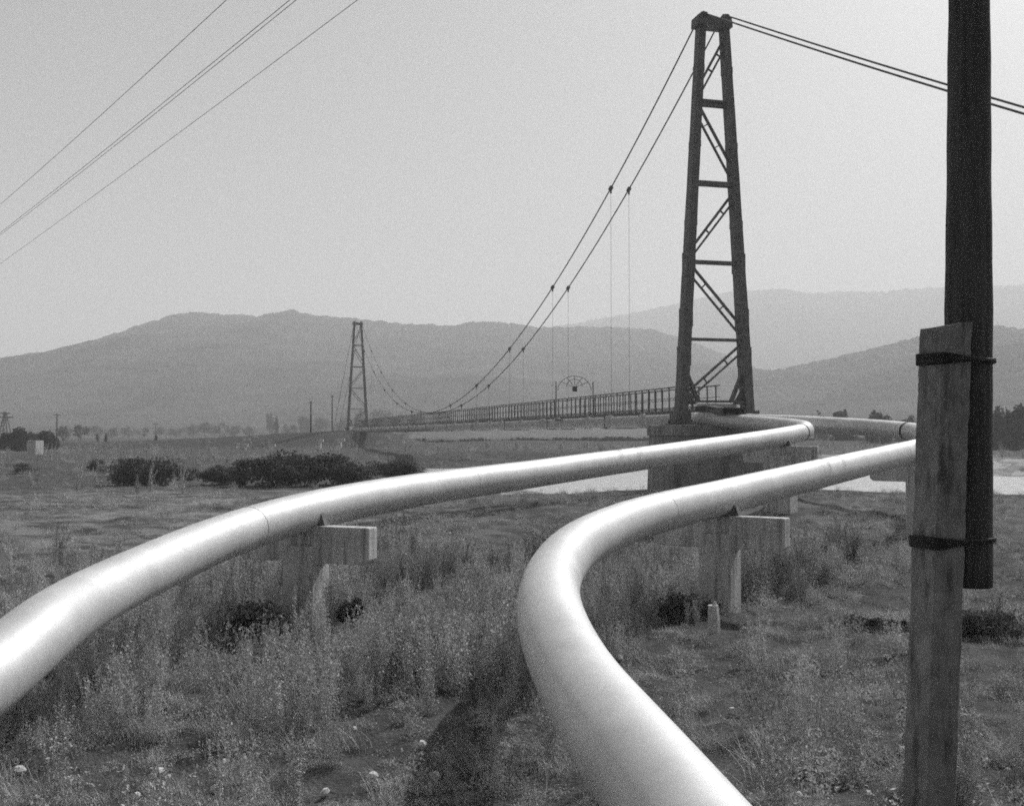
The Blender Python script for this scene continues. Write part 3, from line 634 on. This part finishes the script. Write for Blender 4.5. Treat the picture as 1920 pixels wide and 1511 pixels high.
# ---------------------------------------------------------------- small things on the far bank
def thin_post(px, ptop, pbase, Y, label, r=.12, arm=False, group='thin posts on the far bank'):
    t = at(px, ptop, Y); g = zs(t.x, Y); root = empty('telegraph_pole', (t.x, Y, g), 0, label, 'pole', group); h = t.z-g
    MB().tube([(0, 0, -.3), (0, 0, h)], [r, r*.8], 8).build('shaft', M_timber, root, smooth=True)
    b = MB(); b.box((0, 0, h-.25), (.5 if not arm else 1.6, .12, .14)); b.build('crossarm', M_timber, root); return root
thin_post(583, 752, 812, 183, 'thin pole left of two beside the far tower', .16); thin_post(623, 741, 810, 186, 'thin pole right of two, nearest the far tower', .11)
thin_post(107, 776, 815, 240, 'thin pole rising behind the round tree right of the white block', .2, True)
thin_post(292, 793, 825, 300, 'faint thin pole far off above the stump', .14, True)
def lattice(px, ptop, Y, label):
    t = at(px, ptop, Y); g = zs(t.x, Y); h = t.z-g; root = empty('power_pylon', (t.x, Y, g), 0, label, 'pylon')
    b = MB(); 
    for sx in (-1, 1):
        for sy in (-1, 1): b.bar((sx*1.3, sy*1.3, -.2), (sx*.15, sy*.15, h), .22, .22)
    for k in range(6):
        z0 = h*k/6; z1 = h*(k+1)/6; w0 = 1.3-1.15*k/6; w1 = 1.3-1.15*(k+1)/6
        b.bar((-w0, -w0, z0), (w1, -w1, z1), .14, .14); b.bar((w0, -w0, z0), (-w1, -w1, z1), .14, .14)
    b.build('lattice', M_steel, root); b = MB(); b.box((0, 0, h*.82), (4, .3, .3)); b.box((0, 0, h*.95), (2.4, .3, .3)); b.build('crossarm', M_steel, root)
lattice(10, 772, 250, 'far lattice pylon at the extreme left edge')
def block(px, ptop, pbot, Y, wpx, dp, label, name='concrete_block', m=None, rz=-.5, grp=None):
    t = at(px, ptop, Y); q = at(px, pbot, Y); H = t.z-q.z; W = wpx/2000*Y
    b = MB(); b.box((t.x, Y, q.z+H/2-.1), (W, dp, H+.2), rz); o = b.build(name, m or M_conc, bevel=.03); return tag(o, label, 'concrete block', grp)
block(66, 826, 851, 128, 21, 1.3, 'pale square concrete block in front of dark bushes at left', m=M_conc, rz=-.35)
for px, a, c, wd, lab in [(459, 834, 846, 6, 'little pale concrete stub on the far bank, far left of four'), (509, 833, 846, 7, 'little pale concrete stub on the far bank, second from left'), (600, 824, 840, 6, 'pale concrete T stub nearest the thin poles'), (637, 823, 846, 9, 'pale concrete stub just left of the far abutment')]:
    Y = 165; t = at(px, a, Y); g = zs(t.x, Y); root = empty('far_pipe_support', (t.x, Y, g), -.2, lab, 'support', 'pale pipe supports on the far bank'); H = max(t.z-g, .8)
    MB().box((0, 0, H/2), (wd/2000*Y*.7, .4, H)).build('column', M_stone, root); MB().box((0, 0, H-.15), (wd/2000*Y*2.2, .35, .4)).build('cap_beam', M_stone, root)
for px, a, c, lab in [(182, 814, 828, 'short dark post, left of two on the flood bank'), (198, 812, 828, 'short dark post, right of two on the flood bank'), (292, 814, 826, 'dark tapering stump standing alone on the flood bank')]:
    Y = 186; t = at(px, a, Y); g = zs(t.x, Y); H = max(t.z-g, .9)
    b = MB(); b.tube([(t.x, Y, g-.2), (t.x+.1, Y, g+H*.6), (t.x+.02, Y, g+H)], [.3, .26, .16], 7); tag(b.build('stump', M_timber), lab, 'post', 'posts on the flood bank')

# ---------------------------------------------------------------- pale stones
for k in range(64):
    if k < 46: px = random.choice([random.uniform(10, 900), random.uniform(1150, 1900)]); py = random.uniform(1180, 1500)
    else: px = random.uniform(100, 1900); py = random.uniform(1000, 1200)
    Y = EYE*2000/(py-814); x = (px-960)/2000*Y; s = random.uniform(.022, .075)
    v = [(-1, -.5, 0), (-.2, -1, 0), (.9, -.6, 0), (1, .5, 0), (.1, 1, 0), (-.9, .6, 0), (-.6, -.3, .7), (.1, -.6, .8), (.6, 0, .75), (.2, .5, .8), (-.5, .3, .7)]
    v = [(a*s*random.uniform(.8, 1.2), b_*s*random.uniform(.6, 1), c*s*random.uniform(.6, .9)) for a, b_, c in v]
    f = [(0, 1, 7, 6), (1, 2, 7), (2, 8, 7), (2, 3, 8), (3, 9, 8), (3, 4, 9), (4, 10, 9), (4, 5, 10), (5, 0, 6, 10), (6, 7, 8, 9, 10)]
    o = MB().add(v, f).build('pale_stone', M_stone); o.location = (x, Y, zs(x, Y)+.05); o.rotation_euler.z = random.uniform(0, 6)
    tag(o, 'small pale stone lying loose among the foreground weeds', 'stone', 'pale stones in the weeds')
c = at(1337, 1150, 17.2); g = zs(c.x, c.y)
b = MB(); b.tube([(c.x, c.y, g-.2), (c.x+.01, c.y, g+.2), (c.x, c.y, g+.44)], [.11, .10, .085], 7); b.tube([(c.x+.02, c.y, g+.42), (c.x+.03, c.y, g+.50)], [.05, .02], 5); tag(b.build('wooden_stake', M_stem), 'short broken stake standing in the shade before the column under the bend', 'stake')
b = MB(); c = at(680, 1172, 15.4); b.box(Vector((c.x, 15.4, zs(c.x, 15.4)+.09)), (.42, .12, .05), .3); tag(b.build('wood_offcut', M_stone), 'pale flat board lying at the foot of the left support', 'board')

# ---------------------------------------------------------------- weeds: stuff scattered as instances of a few plants
protos = bpy.data.collections.new('weed_prototypes')
def blades(n, h, spread, lean, wd, r, segs=3):
    V = []; F = []
    for _ in range(n):
        a = r.uniform(0, 6.28); x = r.normal()*spread; y = r.normal()*spread; hh = h*r.uniform(.5, 1.1); ln = lean*r.uniform(.3, 1.3); w_ = wd*r.uniform(.7, 1.3)
        dx, dy = math.cos(a), math.sin(a); px, py = -dy, dx; base = len(V)
        for k in range(segs+1):
            t = k/segs; cx = x+dx*ln*hh*t*t; cy = y+dy*ln*hh*t*t; cz_ = hh*t*(1-.25*ln*t); ww = w_*(1-t*.85)/2
            V += [(cx-px*ww, cy-py*ww, cz_), (cx+px*ww, cy+py*ww, cz_)]
        F += [(base+2*k, base+2*k+1, base+2*k+3, base+2*k+2) for k in range(segs)]
    return np.array(V), np.array(F)
def stalks(n, h, spread, r, leaves=26, ls=.02, fan=.045):
    V, F = blades(n, h, spread, .18, .007, r, 4); C = []
    for i in range(n):
        v = V[i*10:(i+1)*10]; mid = (v[0::2]+v[1::2])/2
        t = r.uniform(.12, 1.0, leaves); q = np.stack([np.interp(t*4, np.arange(5), mid[:, k]) for k in range(3)], 1)
        sp = fan*(1.15-t)[:, None]+.006
        C.append(q+r.normal(size=q.shape)*sp)
    C = np.concatenate(C); V2, F2 = leaf_quads(C, ls, r, 1.2, 2.2)
    return np.concatenate([V, V2]), np.concatenate([F, F2+len(V)])
def herb(n, rad, h, r, ls=.035):
    P = r.normal(size=(n, 3))*np.array([rad*.5, rad*.5, 0]); P[:, 2] = np.abs(r.normal(size=n))*h*.5*np.exp(-(P[:, 0]**2+P[:, 1]**2)/(rad*rad))
    return leaf_quads(P, ls, r, .5, 1.7)
PROT = []
for i in range(5): PROT.append(stalks(17, .62+.08*i, .07, rng, 50, .0135))
for i in range(4): PROT.append(blades(70, .26+.05*i, .08, .8, .006, rng))
for i in range(4): PROT.append(herb(260, .20+.03*i, .13, rng, .018))
for i in range(2): PROT.append(stalks(7, .92, .035, rng, 200, .0125, .022))
for i in range(3): PROT.append(herb(420, .30, .42, rng, .022))
for i, (V_, F_) in enumerate(PROT):
    o = np_mesh('weed_plant', V_, F_, (M_stem if 5 <= i < 9 or 13 <= i < 15 else M_weed), do_link=False); protos.objects.link(o)
order = sorted(range(len(PROT)), key=lambda i: protos.objects[i].name)
def scatter(name, N, ymin, ymax, dens, pick, smin, smax):
    Y = ymin*ymax/(ymin+(ymax-ymin)*rng.random(N)) if False else np.sqrt(rng.random(N)*(ymax**2-ymin**2)+ymin**2)
    X = (rng.random(N)*2-1)*(Y*.56+1.5)
    keep = rng.random(N) < dens(X, Y); X, Y = X[keep], Y[keep]; s = sdist(X, Y); ok = s < -.2; X, Y = X[ok], Y[ok]
    d1 = np.full(len(X), 9.0)
    for P in (P2[(P2[:, 1] < 12)],):
        for q in P[::4]: d1 = np.minimum(d1, np.hypot(X-q[0], Y-q[1])+(q[2] > 1.25)*.6)
    ok = d1 > .42; X, Y = X[ok], Y[ok]
    Z = zg(X, Y)-.02; n = len(X)
    me = bpy.data.meshes.new(name); me.vertices.add(n); me.vertices.foreach_set('co', np.stack([X, Y, Z], 1).astype(np.float32).ravel())
    a = me.attributes.new('pi', 'INT', 'POINT'); a.data.foreach_set('value', pick(X, Y, n).astype(np.int32))
    a = me.attributes.new('sc', 'FLOAT', 'POINT'); a.data.foreach_set('value', (smin+(smax-smin)*rng.random(n)*fbm(X, Y, .6, 2, 41)*1.6).astype(np.float32))
    rv = np.stack([rng.normal(size=n)*.1, rng.normal(size=n)*.1, rng.random(n)*6.28], 1)
    a = me.attributes.new('ro', 'FLOAT_VECTOR', 'POINT'); a.data.foreach_set('vector', rv.astype(np.float32).ravel())
    o = bpy.data.objects.new(name, me); link(o); tag(o, kind='stuff')
    ng = bpy.data.node_groups.new(name, 'GeometryNodeTree'); ng.interface.new_socket('Geometry', in_out='INPUT', socket_type='NodeSocketGeometry'); ng.interface.new_socket('Geometry', in_out='OUTPUT', socket_type='NodeSocketGeometry')
    N_ = ng.nodes; gi = N_.new('NodeGroupInput'); go = N_.new('NodeGroupOutput'); ci = N_.new('GeometryNodeCollectionInfo'); ci.inputs['Collection'].default_value = protos
    ci.inputs['Separate Children'].default_value = True; ci.inputs['Reset Children'].default_value = True
    ip = N_.new('GeometryNodeInstanceOnPoints'); ip.inputs['Pick Instance'].default_value = True
    def attr(nm, ty):
        x = N_.new('GeometryNodeInputNamedAttribute'); x.data_type = ty; x.inputs['Name'].default_value = nm; return x.outputs['Attribute']
    Lk = ng.links.new; Lk(gi.outputs[0], ip.inputs['Points']); Lk(ci.outputs[0], ip.inputs['Instance']); Lk(attr('pi', 'INT'), ip.inputs['Instance Index'])
    Lk(attr('ro', 'FLOAT_VECTOR'), ip.inputs['Rotation']); Lk(attr('sc', 'FLOAT'), ip.inputs['Scale']); Lk(ip.outputs[0], go.inputs[0])
    md = o.modifiers.new('scatter', 'NODES'); md.node_group = ng; print(name, n); return o
xb = lambda Y: np.interp(Y, P2[(P2[:, 1] > 5) & (P2[:, 1] < 31)][:, 1][np.argsort(P2[(P2[:, 1] > 5) & (P2[:, 1] < 31)][:, 1])], P2[(P2[:, 1] > 5) & (P2[:, 1] < 31)][:, 0][np.argsort(P2[(P2[:, 1] > 5) & (P2[:, 1] < 31)][:, 1])])
clump = lambda X, Y: smooth(.46, .56, fbm(X, Y, .85, 3, 50))
def left_(X, Y): return smooth(.6, -.6, X-xb(Y))
def short_(X, Y): return (1-.93*smooth(1.9, 1.2, np.hypot((X+.75)*1.0, (Y-9.8)*.42)))*(1-.92*smooth(1.2, .7, np.hypot((X+2.75)*1.1, (Y-16.0)*.62)))
def d_tall(X, Y): return short_(X, Y)*(left_(X, Y)*(.07+.93*clump(X, Y))+(1-left_(X, Y))*(.01+.10*clump(X, Y)))*(1-.85*smooth(19, 24, Y)*smooth(-3, -6, X))
def p_tall(X, Y, n): 
    r = rng.random(n); return np.where(r < .56, rng.integers(0, 5, n), np.where(r < .68, rng.integers(5, 9, n), np.where(r < .95, rng.integers(13, 15, n), rng.integers(15, 18, n))))
def d_low(X, Y): return left_(X, Y)*(.24+.76*smooth(.36, .6, fbm(X, Y, 1.3, 3, 60)))+(1-left_(X, Y))*(.05+.62*smooth(.45, .56, fbm(X, Y, 1.7, 3, 60)))
def p_low(X, Y, n):
    r = rng.random(n); return np.where(r < .60, rng.integers(9, 13, n), np.where(r < .93, rng.integers(5, 9, n), rng.integers(15, 18, n)))
scatter('tall_weeds', 9500, 7.0, 27, d_tall, p_tall, .45, 1.35)
scatter('low_weeds', 17000, 5.5, 27, d_low, p_low, .35, 1.1)
scatter('bank_grass', 9000, 26, 50, lambda X, Y: .15+.75*clump(X, Y)*np.where(X < -3, .3, 1), p_low, .5, 1.3)
scatter('far_grass', 9000, 50, 180, lambda X, Y: .05+.45*smooth(.42, .6, fbm(X, Y, .12, 2, 70)), lambda X, Y, n: rng.integers(9, 18, n), .8, 1.7)

# ---------------------------------------------------------------- haze: one closed box of even air
mh = bpy.data.materials.new('haze'); mh.use_nodes = True; n = mh.node_tree.nodes; n.clear(); out = n.new('ShaderNodeOutputMaterial'); pv = n.new('ShaderNodeVolumePrincipled')
pv.inputs['Color'].default_value = (.98, .98, .98, 1); pv.inputs['Density'].default_value = HAZE; pv.inputs['Anisotropy'].default_value = .12
mh.node_tree.links.new(pv.outputs[0], out.inputs['Volume'])
b = MB(); b.box((0, 4600, (520-16)/2), (19200, 9500, 536)); tag(b.build('haze', mh), kind='stuff')
